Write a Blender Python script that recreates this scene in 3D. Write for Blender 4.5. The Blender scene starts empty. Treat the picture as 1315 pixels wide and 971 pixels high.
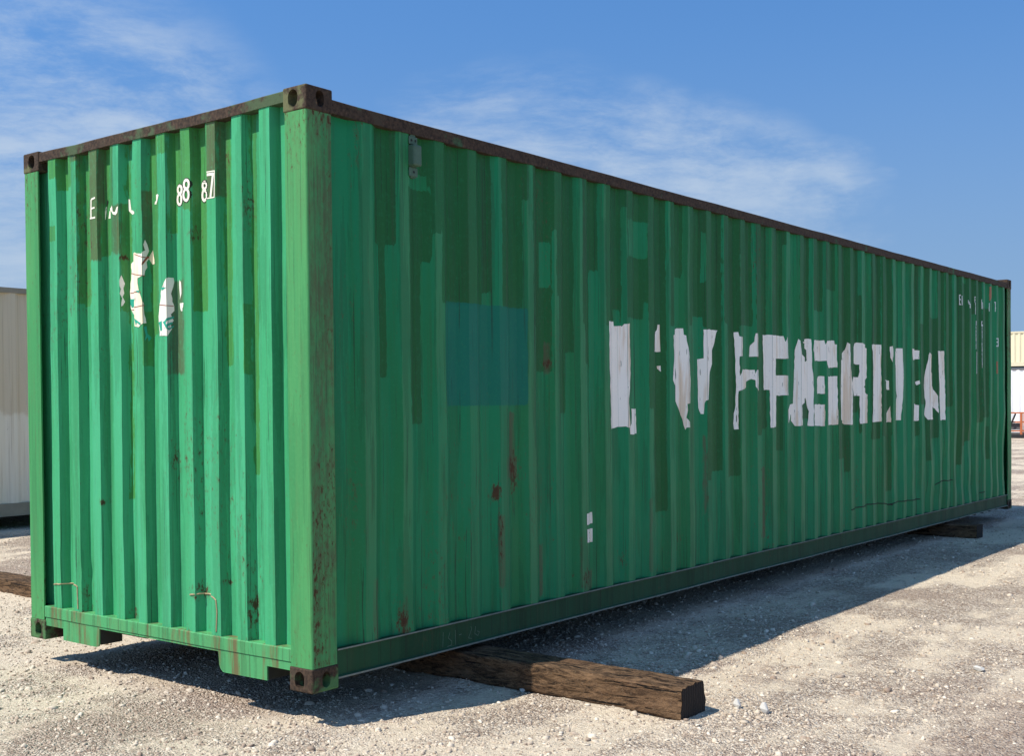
import bpy, bmesh, math, random
import numpy as np
from mathutils import Vector, Matrix
from mathutils.geometry import tessellate_polygon
random.seed(7)
scene = bpy.context.scene
COL = scene.collection
RAD = math.radians

# ---------------------------------------------------------------- camera
cam = bpy.data.cameras.new('camera'); cam_o = bpy.data.objects.new('camera', cam); COL.objects.link(cam_o)
CAMP = (-3.928, -4.127, 1.365)
CR = Matrix(((0.62545, -0.78021, -0.00946), (0.01859, 0.00278, 0.99982), (-0.78004, -0.62552, 0.01624)))
m4 = CR.transposed().to_4x4(); m4.translation = Vector(CAMP)
cam_o.matrix_world = m4
cam.sensor_width = 36; cam.lens = 1533.9/1315*36
cam.shift_x = (657.5-604.62)/1315; cam.shift_y = (546.6-485.5)/1315
cam.clip_start = .05; cam.clip_end = 6000
scene.camera = cam_o
scene.render.resolution_x = 1024; scene.render.resolution_y = 757

# ---------------------------------------------------------------- light
SUN_TO = Vector((-.66, .275, 1.0)).normalized()      # towards the sun
EL = math.asin(SUN_TO.z); AZ = math.atan2(SUN_TO.x, SUN_TO.y)
sun = bpy.data.lights.new('sun', 'SUN'); sun.energy = 4.6; sun.angle = RAD(.53); sun.color = (1, .94, .84)
sun_o = bpy.data.objects.new('sun', sun); COL.objects.link(sun_o)
sun_o.rotation_euler = SUN_TO.to_track_quat('Z', 'Y').to_euler(); sun_o.location = (-20, 9, 30)
scene.view_settings.view_transform = 'Standard'; scene.view_settings.look = 'None'
scene.view_settings.exposure = 0.30; scene.view_settings.gamma = 1

# ---------------------------------------------------------------- node helpers
def nd(nt, t, ins=None, **at):
    n = nt.nodes.new('ShaderNode'+t)
    for k, v in at.items(): setattr(n, k, v)
    for k, v in (ins or {}).items():
        s = n.inputs[k]
        if hasattr(v, 'links') or isinstance(v, bpy.types.NodeSocket): nt.links.new(v, s)
        else: s.default_value = v
    return n
def mth(nt, op, a, b=0.0, c=0.0, clamp=False):
    return nd(nt, 'Math', {0: a, 1: b, 2: c}, operation=op, use_clamp=clamp).outputs[0]
def sstep(nt, x, a, b):
    return nd(nt, 'MapRange', {0: x, 1: a, 2: b, 3: 0.0, 4: 1.0}, interpolation_type='SMOOTHSTEP').outputs[0]
def mix(nt, f, a, b, bt='MIX'):
    n = nt.nodes.new('ShaderNodeMix'); n.data_type = 'RGBA'; n.blend_type = bt
    for i, v in ((0, f), (6, a), (7, b)):
        if isinstance(v, bpy.types.NodeSocket): nt.links.new(v, n.inputs[i])
        else: n.inputs[i].default_value = (*v, 1) if i and len(v) == 3 else v
    return n.outputs[2]
def noise(nt, vec, scale, detail=3.0, rough=.55, dist=0.0, dim='3D'):
    return nd(nt, 'TexNoise', {'Vector': vec, 'Scale': scale, 'Detail': detail, 'Roughness': rough, 'Distortion': dist}, noise_dimensions=dim).outputs[0]
def mapv(nt, vec, scale=(1, 1, 1), loc=(0, 0, 0), rot=(0, 0, 0)):
    return nd(nt, 'Mapping', {'Vector': vec, 'Scale': scale, 'Location': loc, 'Rotation': rot}).outputs[0]
def attr(nt, name): return nd(nt, 'Attribute', attribute_name=name).outputs['Fac']
def newmat(name):
    m = bpy.data.materials.new(name); m.use_nodes = True; nt = m.node_tree
    b = nt.nodes['Principled BSDF']; b.inputs['Specular IOR Level'].default_value = .28
    return m, nt, b
def coords(nt): return nd(nt, 'TexCoord').outputs['Object']
def bump(nt, b, h, strength=.5, dist=.002):
    nt.links.new(nd(nt, 'Bump', {'Strength': strength, 'Distance': dist, 'Height': h}).outputs[0], b.inputs['Normal'])

# ---------------------------------------------------------------- world: daylight sky with thin cirrus
w = bpy.data.worlds.new('World'); scene.world = w; w.use_nodes = True
nt = w.node_tree; nt.nodes.clear()
gen = nd(nt, 'TexCoord').outputs['Generated']
lift = nd(nt, 'VectorMath', {0: nd(nt, 'VectorMath', {0: gen, 1: (1, 1, .75)}, operation='MULTIPLY').outputs[0], 1: (0, 0, .30)}, operation='ADD').outputs[0]
sky = nd(nt, 'TexSky', {0: nd(nt, 'VectorMath', {0: lift}, operation='NORMALIZE').outputs[0]}, sky_type='NISHITA', sun_disc=False, sun_elevation=EL, sun_rotation=AZ, altitude=0.0, air_density=1.0, dust_density=.25, ozone_density=1.6)
sep = nd(nt, 'SeparateXYZ', {0: gen})
zz = mth(nt, 'ADD', mth(nt, 'MAXIMUM', sep.outputs[2], 0.0), .12)
P = nd(nt, 'CombineXYZ', {0: mth(nt, 'DIVIDE', sep.outputs[0], zz), 1: mth(nt, 'DIVIDE', sep.outputs[1], zz), 2: 0.0}).outputs[0]
# feathery texture, drawn out along the wind
wn = nd(nt, 'TexNoise', {'Vector': mapv(nt, gen, (1, 1, 1.6)), 'Scale': 3.2, 'Detail': 5.0}).outputs[1]
Gw = nd(nt, 'VectorMath', {0: mapv(nt, gen, (1, 1, 3.4), (0, 0, 0), (RAD(4), RAD(-6), 0)), 1: nd(nt, 'VectorMath', {0: wn, 1: (.16, .16, .16)}, operation='MULTIPLY').outputs[0]}, operation='ADD').outputs[0]
fea = noise(nt, Gw, 7.0, 10.0, .68)
# banks of cirrus (direction, angular radius in degrees), ragged by noise
rag = mth(nt, 'MULTIPLY', mth(nt, 'SUBTRACT', noise(nt, Gw, 2.6, 5.0, .6), .5), .006)
bank = None
for d_, r_ in (((0.4469, 0.8752, 0.1853), 6.5), ((0.4886, 0.8493, 0.2000), 6.0), ((0.5309, 0.8213, 0.2088), 5.2), ((0.5702, 0.7969, 0.1996), 4.6), ((0.6099, 0.7702, 0.1867), 3.6), ((0.5197, 0.8366, 0.1731), 5.0), ((0.6459, 0.7367, 0.2001), 2.2), ((0.7446, 0.6313, 0.2168), 2.0), ((0.7780, 0.5931, 0.2073), 2.6), ((0.8089, 0.5529, 0.2002), 2.8), ((0.8378, 0.5116, 0.1909), 2.6), ((0.8721, 0.4596, 0.1678), 2.6), ((0.8956, 0.4167, 0.1559), 2.4), ((0.9157, 0.3733, 0.1487), 1.9), ((0.9283, 0.3406, 0.1491), 1.2)):
    dt = mth(nt, 'ADD', nd(nt, 'VectorMath', {0: gen, 1: d_}, operation='DOT_PRODUCT').outputs['Value'], rag)
    m_ = sstep(nt, dt, math.cos(RAD(r_*1.75)), math.cos(RAD(r_*.1)))
    bank = m_ if bank is None else mth(nt, 'MAXIMUM', bank, m_)
# the same thin cirrus over the rest of the sky
away = sstep(nt, nd(nt, 'VectorMath', {0: gen, 1: (.74, .62, .25)}, operation='DOT_PRODUCT').outputs['Value'], .86, .70)
bank = mth(nt, 'MAXIMUM', bank, mth(nt, 'MULTIPLY', sstep(nt, noise(nt, P, .55, 3.0, .5), .48, .68), away))
cl = mth(nt, 'MULTIPLY', mth(nt, 'MULTIPLY', bank, sstep(nt, fea, .32, .70)), .60)
cl = mth(nt, 'MULTIPLY', cl, sstep(nt, sep.outputs[2], .0, .10))
skyc = mix(nt, 1.0, sky.outputs[0], (.55, .88, 1.13), 'MULTIPLY')
hz = mth(nt, 'MULTIPLY', sstep(nt, sep.outputs[2], .34, -.04), .85)
skyc = mix(nt, hz, skyc, (1.7, 2.4, 3.1))
skyc = mix(nt, cl, skyc, (3.6, 4.1, 4.6))
bg = nd(nt, 'Background', {0: skyc, 1: .145})
nt.links.new(bg.outputs[0], nd(nt, 'OutputWorld').inputs[0])

# ---------------------------------------------------------------- numpy noise
def vnoise(x, y, seed=0):
    xi = np.floor(x).astype(np.int64); yi = np.floor(y).astype(np.int64)
    fx = x-xi; fy = y-yi; fx = fx*fx*(3-2*fx); fy = fy*fy*(3-2*fy)
    def h(a, b):
        n = (a*374761393+b*668265263+seed*144269504) & 0x7fffffff
        n = ((n ^ (n >> 13))*1274126177) & 0x7fffffff
        return ((n ^ (n >> 16)) & 0xffff)/65535.0
    return (h(xi, yi)*(1-fx)+h(xi+1, yi)*fx)*(1-fy)+(h(xi, yi+1)*(1-fx)+h(xi+1, yi+1)*fx)*fy-.5
def fbm(x, y, seed=0, o=4):
    r = 0; a = 1
    for i in range(o): r = r+a*vnoise(x*2**i, y*2**i, seed+i*17); a *= .5
    return r

# ---------------------------------------------------------------- object helpers
def link(name, me, mat=None, parent=None, smooth=False):
    o = bpy.data.objects.new(name, me); COL.objects.link(o)
    if mat and not me.materials: me.materials.append(mat)
    if parent: o.parent = parent
    if smooth: me.polygons.foreach_set('use_smooth', [True]*len(me.polygons))
    return o
def tag(o, label, cat=None, group=None):
    o['label'] = label
    if cat: o['category'] = cat
    if group: o['group'] = group
    return o
def empty(name, loc=(0, 0, 0), rz=0):
    o = bpy.data.objects.new(name, None); COL.objects.link(o); o.location = loc; o.rotation_euler = (0, 0, rz); o.empty_display_size = .2; return o
def me_py(name, v, f):
    me = bpy.data.meshes.new(name); me.from_pydata([tuple(p) for p in v], [], f); me.update(); return me
def me_np(name, v, f, mat=None):                     # f: (n,k) array, all faces alike
    me = bpy.data.meshes.new(name); v = np.asarray(v, np.float32); f = np.asarray(f, np.int32); n, k = f.shape
    me.vertices.add(len(v)); me.vertices.foreach_set('co', v.ravel())
    me.loops.add(n*k); me.loops.foreach_set('vertex_index', f.ravel())
    me.polygons.add(n); me.polygons.foreach_set('loop_start', np.arange(0, n*k, k, dtype=np.int32))
    me.update(calc_edges=True); me.validate()
    if mat: me.materials.append(mat)
    return me
def fattr(me, name, a):
    at = me.attributes.new(name, 'FLOAT', 'POINT'); at.data.foreach_set('value', np.asarray(a, np.float32))
def box(x0, x1, y0, y1, z0, z1, bev=0.0, seg=2, name='box'):
    bm = bmesh.new()
    bmesh.ops.create_cube(bm, size=1, matrix=Matrix.Translation(((x0+x1)/2, (y0+y1)/2, (z0+z1)/2)) @ Matrix.Diagonal((x1-x0, y1-y0, z1-z0, 1)))
    if bev: bmesh.ops.bevel(bm, geom=list(bm.edges), offset=bev, segments=seg, affect='EDGES', profile=.5)
    me = bpy.data.meshes.new(name); bm.to_mesh(me); bm.free(); return me
def extrude(poly, axis, a, b, nseg=1, wob=0.0, name='rail'):
    """closed cross-section poly [(p,q)] swept along axis from a to b; slight wobble of each station"""
    n = len(poly); V = []; F = []
    for i in range(nseg+1):
        t = a+(b-a)*i/nseg
        dq = wob*float(fbm(np.array([t*1.7]), np.array([a*3.1+b]), 5)[0]) if wob else 0
        for p, q in poly:
            q2 = q+dq; p2 = p+dq*.4
            V.append((t, p2, q2) if axis == 'x' else (p2, t, q2) if axis == 'y' else (p2, q2, t))
    for i in range(nseg):
        for j in range(n):
            k = (j+1) % n; F.append((i*n+j, i*n+k, (i+1)*n+k, (i+1)*n+j))
    F.append(tuple(range(n))[::-1]); F.append(tuple(nseg*n+j for j in range(n)))
    me = me_py(name, V, F); bm = bmesh.new(); bm.from_mesh(me); bmesh.ops.recalc_face_normals(bm, faces=bm.faces); bm.to_mesh(me); bm.free()
    return me
def tube(pts, r, n=6, name='tube'):
    V = []; F = []; pts = [Vector(p) for p in pts]
    for i, p in enumerate(pts):
        d = (pts[min(i+1, len(pts)-1)]-pts[max(i-1, 0)]).normalized()
        a = d.orthogonal().normalized() if i == 0 else (pa-d*pa.dot(d)).normalized()
        pa = a; b = d.cross(a)
        for k in range(n):
            t = 2*math.pi*k/n; V.append(p+(a*math.cos(t)+b*math.sin(t))*r)
    for i in range(len(pts)-1):
        for k in range(n): F.append((i*n+k, i*n+(k+1) % n, (i+1)*n+(k+1) % n, (i+1)*n+k))
    F.append(tuple(range(n))[::-1]); F.append(tuple((len(pts)-1)*n+k for k in range(n)))
    return me_py(name, V, F)

# ---------------------------------------------------------------- traced marks (metres on the container: position along the wall, height)
SIDE_PAINT=[["d",0.491,0.648,2.197,3.0],["d",0.538,0.588,1.512,3.0],["d",0.736,0.929,2.133,3.0],["d",0.735,0.859,1.273,3.0],["d",0.924,0.999,2.293,3.0],["d",0.996,1.475,1.923,3.0],["l",1.384,1.466,0.0,2.006],["l",1.463,1.525,0.0,3.0],["d",1.535,1.756,1.927,3.0],["d",1.759,1.804,2.573,3.0],["l",0.738,0.903,2.509,2.591],["d",1.842,2.04,1.838,3.0],["d",1.867,2.051,1.569,3.0],["l",1.946,2.039,2.076,2.351],["d",2.043,2.095,2.432,3.0],["d",2.088,2.307,1.316,3.0],["l",2.043,2.111,0.0,2.03],["l",2.225,2.324,0.0,1.695],["d",2.398,2.52,1.626,3.0],["d",2.472,2.545,1.057,1.629],["l",2.301,2.364,0.0,3.0],["d",2.374,2.585,1.876,3.0],["l",2.492,2.595,0.0,2.224],["l",2.579,2.634,0.0,3.0],["d",2.644,2.865,1.876,3.0],["l",2.783,2.856,0.0,1.993],["d",2.868,2.915,2.674,3.0],["d",2.91,3.193,1.943,3.0],["l",2.929,3.182,2.354,2.601],["l",3.146,3.179,0.0,2.063],["d",3.183,3.408,1.336,3.0],["l",3.408,3.474,0.0,3.0],["d",3.484,3.702,1.914,3.0],["l",3.578,3.701,0.0,2.267],["l",3.697,3.753,0.0,3.0],["d",3.763,4.027,1.929,3.0],["l",3.803,3.985,0.0,2.001],["l",3.979,4.026,2.256,2.625],["d",4.019,4.244,0.799,3.0],["l",4.244,4.297,0.0,3.0],["d",4.304,4.822,1.972,3.0],["l",4.546,4.582,2.149,2.519],["l",4.817,4.867,2.106,3.0],["d",4.858,5.084,1.114,3.0],["l",3.616,3.719,0.0,1.189],["l",3.279,3.428,0.0,0.616],["l",4.075,4.274,0.0,0.861],["l",4.353,4.557,0.0,0.802],["d",3.243,3.438,0.618,3.0],["d",4.085,4.278,0.862,3.0],["d",4.352,4.566,0.807,3.0],["l",5.089,5.153,2.147,3.0],["d",5.141,5.38,0.976,3.0],["d",5.381,5.429,2.675,3.0],["l",5.426,5.661,0.0,3.0],["d",5.693,5.94,1.231,3.0],["l",5.933,5.979,0.0,3.0],["d",5.982,6.219,2.166,3.0],["d",6.254,6.498,2.368,3.0],["d",6.528,6.776,0.855,3.0],["d",6.806,7.05,1.273,3.0],["d",7.055,7.093,1.076,2.371],["d",7.367,7.619,1.291,3.0],["d",7.643,7.923,1.036,3.0],["d",7.36,7.619,1.008,3.0],["d",7.635,7.899,1.223,3.0],["d",8.767,9.028,1.34,2.185],["d",9.062,9.32,0.972,2.261],["d",9.323,9.581,1.331,3.0],["d",9.599,9.861,1.307,3.0],["d",10.151,10.418,0.857,2.716],["d",10.467,10.705,2.383,3.0],["d",10.721,10.984,1.115,3.0],["d",11.001,11.267,1.173,2.482],["l",5.448,5.672,0.0,1.168],["l",6.705,6.801,0.0,0.726],["d",6.733,6.805,0.726,3.0],["d",7.698,7.906,0.487,3.0],["l",7.678,7.898,0.0,0.482],["l",5.017,5.203,0.0,1.161],["l",7.842,8.533,0.0,0.468],["d",8.562,8.739,1.009,3.0],["l",8.542,8.731,0.0,1.005],["d",8.981,9.071,0.739,3.0],["l",8.96,9.077,0.0,0.736],["d",10.089,10.19,0.646,3.0],["l",9.948,10.17,0.0,0.644],["d",10.397,10.506,0.907,3.0],["l",10.39,10.486,0.0,0.903],["d",11.067,11.268,0.664,1.06],["l",9.078,9.948,0.0,0.826],["l",10.667,11.004,0.0,0.784]]
TEAL=[["t",1.041,1.782,1.367,1.937]]
END_PAINT=[["o",2.113,2.189,2.714,3.0],["o",2.134,2.286,2.353,2.444],["o",1.958,2.113,2.647,3.0],["o",1.907,1.964,2.789,3.0],["o",1.894,1.909,1.974,3.0],["o",1.771,1.895,1.957,3.0],["o",1.705,1.771,2.208,3.0],["o",1.679,1.704,2.224,3.0],["o",1.556,1.679,2.233,3.0],["o",1.499,1.559,2.224,2.494],["o",1.46,1.499,1.906,2.5],["o",1.458,1.485,0.871,3.0],["o",1.278,1.295,2.189,2.543],["o",1.156,1.279,1.768,3.0],["o",1.086,1.146,2.723,3.0],["o",1.056,1.086,2.296,3.0],["o",0.945,1.06,2.451,3.0],["o",0.882,0.945,2.401,3.0],["o",0.853,0.883,1.871,3.0],["o",0.749,0.86,1.871,3.0],["o",0.678,0.749,2.442,3.0],["o",0.655,0.678,2.446,3.0],["o",0.621,0.665,1.582,3.0],["o",0.458,0.476,1.533,1.887],["o",0.425,0.459,1.03,3.0],["o",1.274,1.304,1.599,1.895],["b",1.705,1.771,2.208,3.0],["b",1.499,1.559,2.224,2.494],["b",0.678,0.749,2.442,3.0],["b",0.655,0.678,2.446,3.0],["b",0.955,1.086,1.552,2.041],["b",1.908,1.964,2.798,3.0],["b",1.28,1.295,2.231,2.543],["b",1.694,1.704,2.53,3.0]]
LETTERS=[["E",[[[2.679,1.908],[2.786,1.913],[2.79,1.882],[2.862,1.887],[2.863,1.88],[2.883,1.899],[2.92,1.902],[2.935,1.906],[2.939,1.576],[2.913,1.374],[2.925,1.216],[2.91,1.21],[2.886,1.221],[2.691,1.208]],[[2.941,1.338],[3.055,1.337],[3.063,1.169],[2.924,1.168],[2.918,1.207],[2.94,1.24]],[[3.359,1.918],[3.387,1.92],[3.393,1.732],[3.249,1.727],[3.321,1.862],[3.349,1.883]],[[3.341,1.631],[3.395,1.634],[3.397,1.592],[3.345,1.613]]]],["V",[[[3.624,1.905],[3.702,1.908],[3.707,1.862],[3.725,1.857],[3.746,1.744],[3.76,1.506],[3.754,1.371],[3.729,1.366],[3.733,1.319],[3.721,1.268],[3.752,1.236],[3.756,1.197],[3.723,1.197],[3.714,1.18],[3.676,1.289],[3.502,1.534],[3.525,1.707],[3.517,1.848]],[[3.994,1.912],[4.243,1.917],[4.189,1.801],[4.058,1.604],[4.032,1.396],[4.008,1.389],[3.996,1.37],[3.99,1.291],[3.968,1.291],[3.943,1.339],[3.933,1.692],[3.993,1.701]]]],["E",[[[4.514,1.914],[4.553,1.917],[4.561,1.885],[4.596,1.88],[4.594,1.733],[4.563,1.729],[4.565,1.579],[4.595,1.63],[4.836,1.631],[4.842,1.6],[4.857,1.631],[4.875,1.631],[4.878,1.463],[4.844,1.498],[4.842,1.549],[4.808,1.558],[4.749,1.543],[4.628,1.479],[4.585,1.47],[4.555,1.462],[4.55,1.368],[4.553,1.167],[4.515,1.166],[4.503,1.213],[4.528,1.357],[4.533,1.512],[4.523,1.79]],[[4.847,1.919],[4.871,1.92],[4.874,1.734],[4.782,1.733],[4.797,1.822],[4.834,1.854]]]],["R",[[[5.034,1.916],[5.387,1.919],[5.404,1.871],[5.431,1.916],[5.438,1.736],[5.199,1.727],[5.197,1.592],[5.43,1.592],[5.434,1.43],[5.201,1.427],[5.195,1.173],[5.12,1.167],[5.111,1.472],[5.048,1.472]],[[5.675,1.907],[5.693,1.892],[5.712,1.775],[5.866,1.718],[5.899,1.729],[5.89,1.821],[5.729,1.88],[5.885,1.916],[5.949,1.915],[5.953,1.836],[5.958,1.663],[5.969,1.584],[5.97,1.165],[5.908,1.169],[5.924,1.292],[5.872,1.409],[5.713,1.346],[5.727,1.176],[5.64,1.171],[5.478,1.27],[5.44,1.194],[5.436,1.309],[5.464,1.353],[5.607,1.36],[5.626,1.593],[5.64,1.813]]]],["G",[[[5.98,1.906],[6.231,1.916],[6.243,1.878],[6.267,1.913],[6.488,1.922],[6.495,1.888],[6.515,1.888],[6.517,1.681],[6.292,1.673],[6.253,1.736],[5.987,1.727],[5.97,1.822]],[[6.281,1.598],[6.517,1.604],[6.526,1.168],[6.286,1.166]],[[5.975,1.351],[6.236,1.35],[6.235,1.16],[5.974,1.169]],[[6.036,1.578],[6.192,1.601],[6.23,1.598],[6.236,1.445],[6.034,1.444]]]],["R",[[[6.78,1.918],[6.811,1.902],[6.822,1.679],[6.861,1.481],[6.858,1.162],[6.753,1.164],[6.585,1.209],[6.573,1.48],[6.584,1.744],[6.756,1.848]],[[6.994,1.915],[7.037,1.925],[7.112,1.922],[7.306,1.879],[7.31,1.601],[7.138,1.512],[7.316,1.44],[7.314,1.169],[7.071,1.166],[7.067,1.425],[6.883,1.432],[6.847,1.538],[6.878,1.602],[7.052,1.601],[7.068,1.655],[7.065,1.72],[6.887,1.73]]]],["E",[[[7.364,1.917],[7.63,1.923],[7.63,1.178],[7.369,1.175],[7.388,1.69]],[[7.697,1.583],[7.881,1.578],[7.884,1.487],[7.84,1.487]],[[7.891,1.913],[7.926,1.921],[7.936,1.868],[7.925,1.761],[7.899,1.806]],[[7.894,1.327],[7.905,1.166],[7.714,1.17],[7.871,1.289]]]],["E",[[[8.128,1.906],[8.209,1.907],[8.227,1.628],[8.206,1.364],[8.188,1.182],[7.995,1.185],[8.132,1.426],[7.987,1.732],[7.989,1.869]],[[8.502,1.916],[8.754,1.9],[8.75,1.812],[8.525,1.798]],[[8.544,1.347],[8.739,1.33],[8.733,1.169],[8.528,1.169]],[[8.678,1.571],[8.749,1.59],[8.756,1.555],[8.712,1.539]]]],["N",[[[9.051,1.893],[9.111,1.87],[9.1,1.689],[9.323,1.426],[9.326,1.243],[9.275,1.294],[9.106,1.361],[9.244,1.178],[9.023,1.173],[8.967,1.231],[8.996,1.345],[8.97,1.541],[9.007,1.721]],[[9.325,1.914],[9.579,1.922],[9.586,1.164],[9.362,1.164],[9.355,1.56]]]]]
SIDE_MARKS=[[[10.129,2.578],[10.138,2.579],[10.138,2.461],[10.128,2.461]],[[10.129,2.578],[10.152,2.579],[10.152,2.566],[10.129,2.565]],[[10.129,2.529],[10.152,2.53],[10.152,2.517],[10.129,2.516]],[[10.128,2.474],[10.151,2.475],[10.151,2.461],[10.128,2.461]],[[10.163,2.566],[10.181,2.568],[10.18,2.459],[10.163,2.458]],[[10.428,2.535],[10.436,2.535],[10.436,2.498],[10.428,2.498]],[[10.442,2.518],[10.46,2.519],[10.46,2.486],[10.442,2.485]],[[10.436,2.495],[10.488,2.498],[10.487,2.488],[10.436,2.485]],[[10.454,2.486],[10.482,2.487],[10.482,2.444],[10.454,2.442]],[[10.699,2.589],[10.706,2.589],[10.706,2.525],[10.698,2.525]],[[10.699,2.593],[10.716,2.593],[10.716,2.581],[10.699,2.581]],[[10.698,2.561],[10.712,2.561],[10.712,2.551],[10.698,2.55]],[[10.708,2.525],[10.714,2.526],[10.714,2.384],[10.708,2.384]],[[10.977,2.578],[10.985,2.579],[10.985,2.467],[10.977,2.467]],[[10.985,2.544],[10.995,2.545],[10.995,2.533],[10.985,2.532]],[[10.991,2.532],[10.999,2.533],[10.999,2.464],[10.991,2.464]],[[11.271,2.553],[11.28,2.553],[11.279,2.452],[11.271,2.452]],[[11.527,2.584],[11.546,2.584],[11.546,2.57],[11.527,2.57]],[[11.535,2.57],[11.546,2.57],[11.546,2.464],[11.535,2.464]],[[10.716,2.308],[10.726,2.308],[10.725,2.257],[10.715,2.257]],[[10.976,2.309],[10.987,2.309],[10.986,2.261],[10.976,2.261]],[[10.982,2.282],[10.999,2.282],[10.999,2.258],[10.982,2.258]],[[10.979,2.321],[10.991,2.321],[10.991,2.304],[10.978,2.304]],[[10.715,2.249],[10.721,2.249],[10.721,1.978],[10.715,1.978]],[[10.984,2.253],[10.991,2.253],[10.989,1.764],[10.983,1.764]],[[11.557,2.139],[11.63,2.142],[11.63,2.129],[11.557,2.127]],[[11.605,2.141],[11.637,2.142],[11.636,2.039],[11.604,2.038]],[[11.561,2.097],[11.63,2.099],[11.63,2.086],[11.561,2.084]],[[11.557,2.049],[11.63,2.051],[11.629,2.037],[11.557,2.035]],[[10.726,1.944],[10.743,1.945],[10.741,1.689],[10.726,1.689]]]
PEACH=[[[11.557,1.854],[11.603,1.855],[11.601,1.702],[11.556,1.702]],[[11.276,2.748],[11.343,2.753],[11.342,2.627],[11.286,2.578],[11.276,2.578]]]
STICKER=[[[2.395,0.678],[2.509,0.68],[2.512,0.608],[2.394,0.607]],[[2.396,0.58],[2.512,0.575],[2.51,0.488],[2.396,0.496]]]
END_STICKER=[[[1.362,2.219],[1.302,2.206],[1.291,2.225],[1.294,2.255],[1.291,2.282],[1.287,2.257],[1.284,2.223],[1.289,2.187],[1.284,2.182],[1.291,2.113],[1.292,2.087],[1.337,2.076],[1.328,2.019],[1.301,1.965],[1.294,1.913],[1.293,1.878],[1.29,1.831],[1.304,1.827],[1.333,1.811],[1.369,1.817],[1.45,1.89],[1.474,1.926],[1.479,2.016],[1.463,2.13],[1.468,2.17]],[[1.498,2.106],[1.495,2.085],[1.493,2.006],[1.496,1.939],[1.499,1.934],[1.501,2.004],[1.502,2.075]],[[1.087,2.063],[1.078,2.062],[1.079,2.013],[1.083,1.978],[1.081,1.936],[1.078,1.915],[1.084,1.867],[1.079,1.834],[1.082,1.791],[1.09,1.752],[1.151,1.756],[1.156,1.836],[1.147,1.921],[1.131,2.005],[1.11,2.038]],[[1.047,1.927],[0.948,1.919],[0.953,1.893],[1.037,1.884],[1.045,1.901]],[[1.047,2.05],[1.034,2.037],[1.032,1.977],[1.046,1.944]],[[1.28,2.215],[1.273,2.228],[1.257,2.152],[1.278,2.15],[1.285,2.182]]]
END_GREEN=[[[1.477,1.975],[1.365,1.969],[1.368,1.956],[1.464,1.926],[1.474,1.944]],[[1.371,1.861],[1.311,1.831],[1.318,1.82],[1.347,1.837],[1.357,1.819]],[[1.357,2.008],[1.324,2.01],[1.319,1.994]],[[1.131,2.012],[1.09,2.01],[1.127,1.995]],[[1.115,1.826],[1.079,1.858],[1.078,1.849],[1.104,1.815]],[[1.122,1.828],[1.103,1.834],[1.086,1.791],[1.089,1.787]],[[1.101,1.806],[1.082,1.827],[1.08,1.82],[1.093,1.797]],[[1.089,1.79],[1.079,1.81],[1.079,1.8],[1.088,1.782]],[[1.156,1.828],[1.131,1.835],[1.129,1.784],[1.143,1.781]],[[1.295,1.809],[1.29,1.816],[1.289,1.775],[1.282,1.753],[1.287,1.731],[1.289,1.756],[1.294,1.735],[1.292,1.766]]]
END_MARKS=[[[1.763,2.551],[1.753,2.55],[1.755,2.443],[1.766,2.444]],[[1.758,2.556],[1.72,2.562],[1.719,2.552],[1.756,2.546]],[[1.76,2.504],[1.725,2.507],[1.724,2.497],[1.76,2.495]],[[1.772,2.449],[1.72,2.452],[1.72,2.441],[1.771,2.441]],[[1.692,2.482],[1.69,2.509],[1.688,2.508],[1.691,2.437],[1.692,2.435]],[[1.672,2.441],[1.66,2.483],[1.57,2.483],[1.563,2.496],[1.557,2.481],[1.554,2.461],[1.532,2.456],[1.517,2.48],[1.502,2.485],[1.511,2.45],[1.527,2.439],[1.551,2.445],[1.569,2.466],[1.657,2.439]],[[1.483,2.529],[1.469,2.524],[1.459,2.465],[1.36,2.441],[1.359,2.427],[1.451,2.44],[1.481,2.463]],[[1.154,2.511],[1.146,2.505],[1.16,2.466],[1.249,2.473],[1.244,2.488]]]
END_RINGS=[[[0.949,2.509],[0.951,2.501],[0.955,2.494],[1.032,2.506],[1.039,2.507],[1.046,2.512],[1.051,2.52],[1.052,2.529],[1.05,2.538],[1.045,2.544],[1.039,2.547],[1.031,2.547],[0.955,2.526],[0.95,2.518],[0.949,2.509]],[[0.952,2.458],[0.954,2.447],[0.958,2.439],[1.035,2.449],[1.043,2.45],[1.049,2.456],[1.054,2.466],[1.055,2.477],[1.053,2.489],[1.048,2.498],[1.041,2.502],[1.034,2.501],[0.958,2.48],[0.953,2.47],[0.952,2.458]],[[0.893,2.53],[0.895,2.52],[0.9,2.513],[0.908,2.51],[0.917,2.511],[0.924,2.516],[0.93,2.525],[0.931,2.535],[0.929,2.544],[0.924,2.552],[0.916,2.555],[0.907,2.554],[0.899,2.549],[0.894,2.54],[0.893,2.53]],[[0.894,2.476],[0.896,2.464],[0.902,2.454],[0.91,2.449],[0.919,2.451],[0.927,2.457],[0.933,2.468],[0.935,2.481],[0.932,2.494],[0.926,2.503],[0.918,2.508],[0.909,2.507],[0.901,2.5],[0.895,2.489],[0.894,2.476]],[[0.752,2.507],[0.754,2.499],[0.825,2.509],[0.831,2.506],[0.837,2.507],[0.843,2.511],[0.847,2.518],[0.848,2.526],[0.846,2.534],[0.842,2.54],[0.836,2.542],[0.83,2.542],[0.824,2.537],[0.754,2.515],[0.752,2.507]],[[0.752,2.457],[0.754,2.446],[0.825,2.451],[0.832,2.447],[0.838,2.448],[0.845,2.454],[0.849,2.464],[0.85,2.476],[0.848,2.488],[0.844,2.497],[0.837,2.501],[0.831,2.5],[0.825,2.494],[0.754,2.469],[0.752,2.457]]]
END_STROKES=[[[0.741,2.561],[0.696,2.559],[0.717,2.448]],[[0.746,2.575],[0.684,2.573],[0.689,2.44],[0.743,2.44]]]
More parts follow.
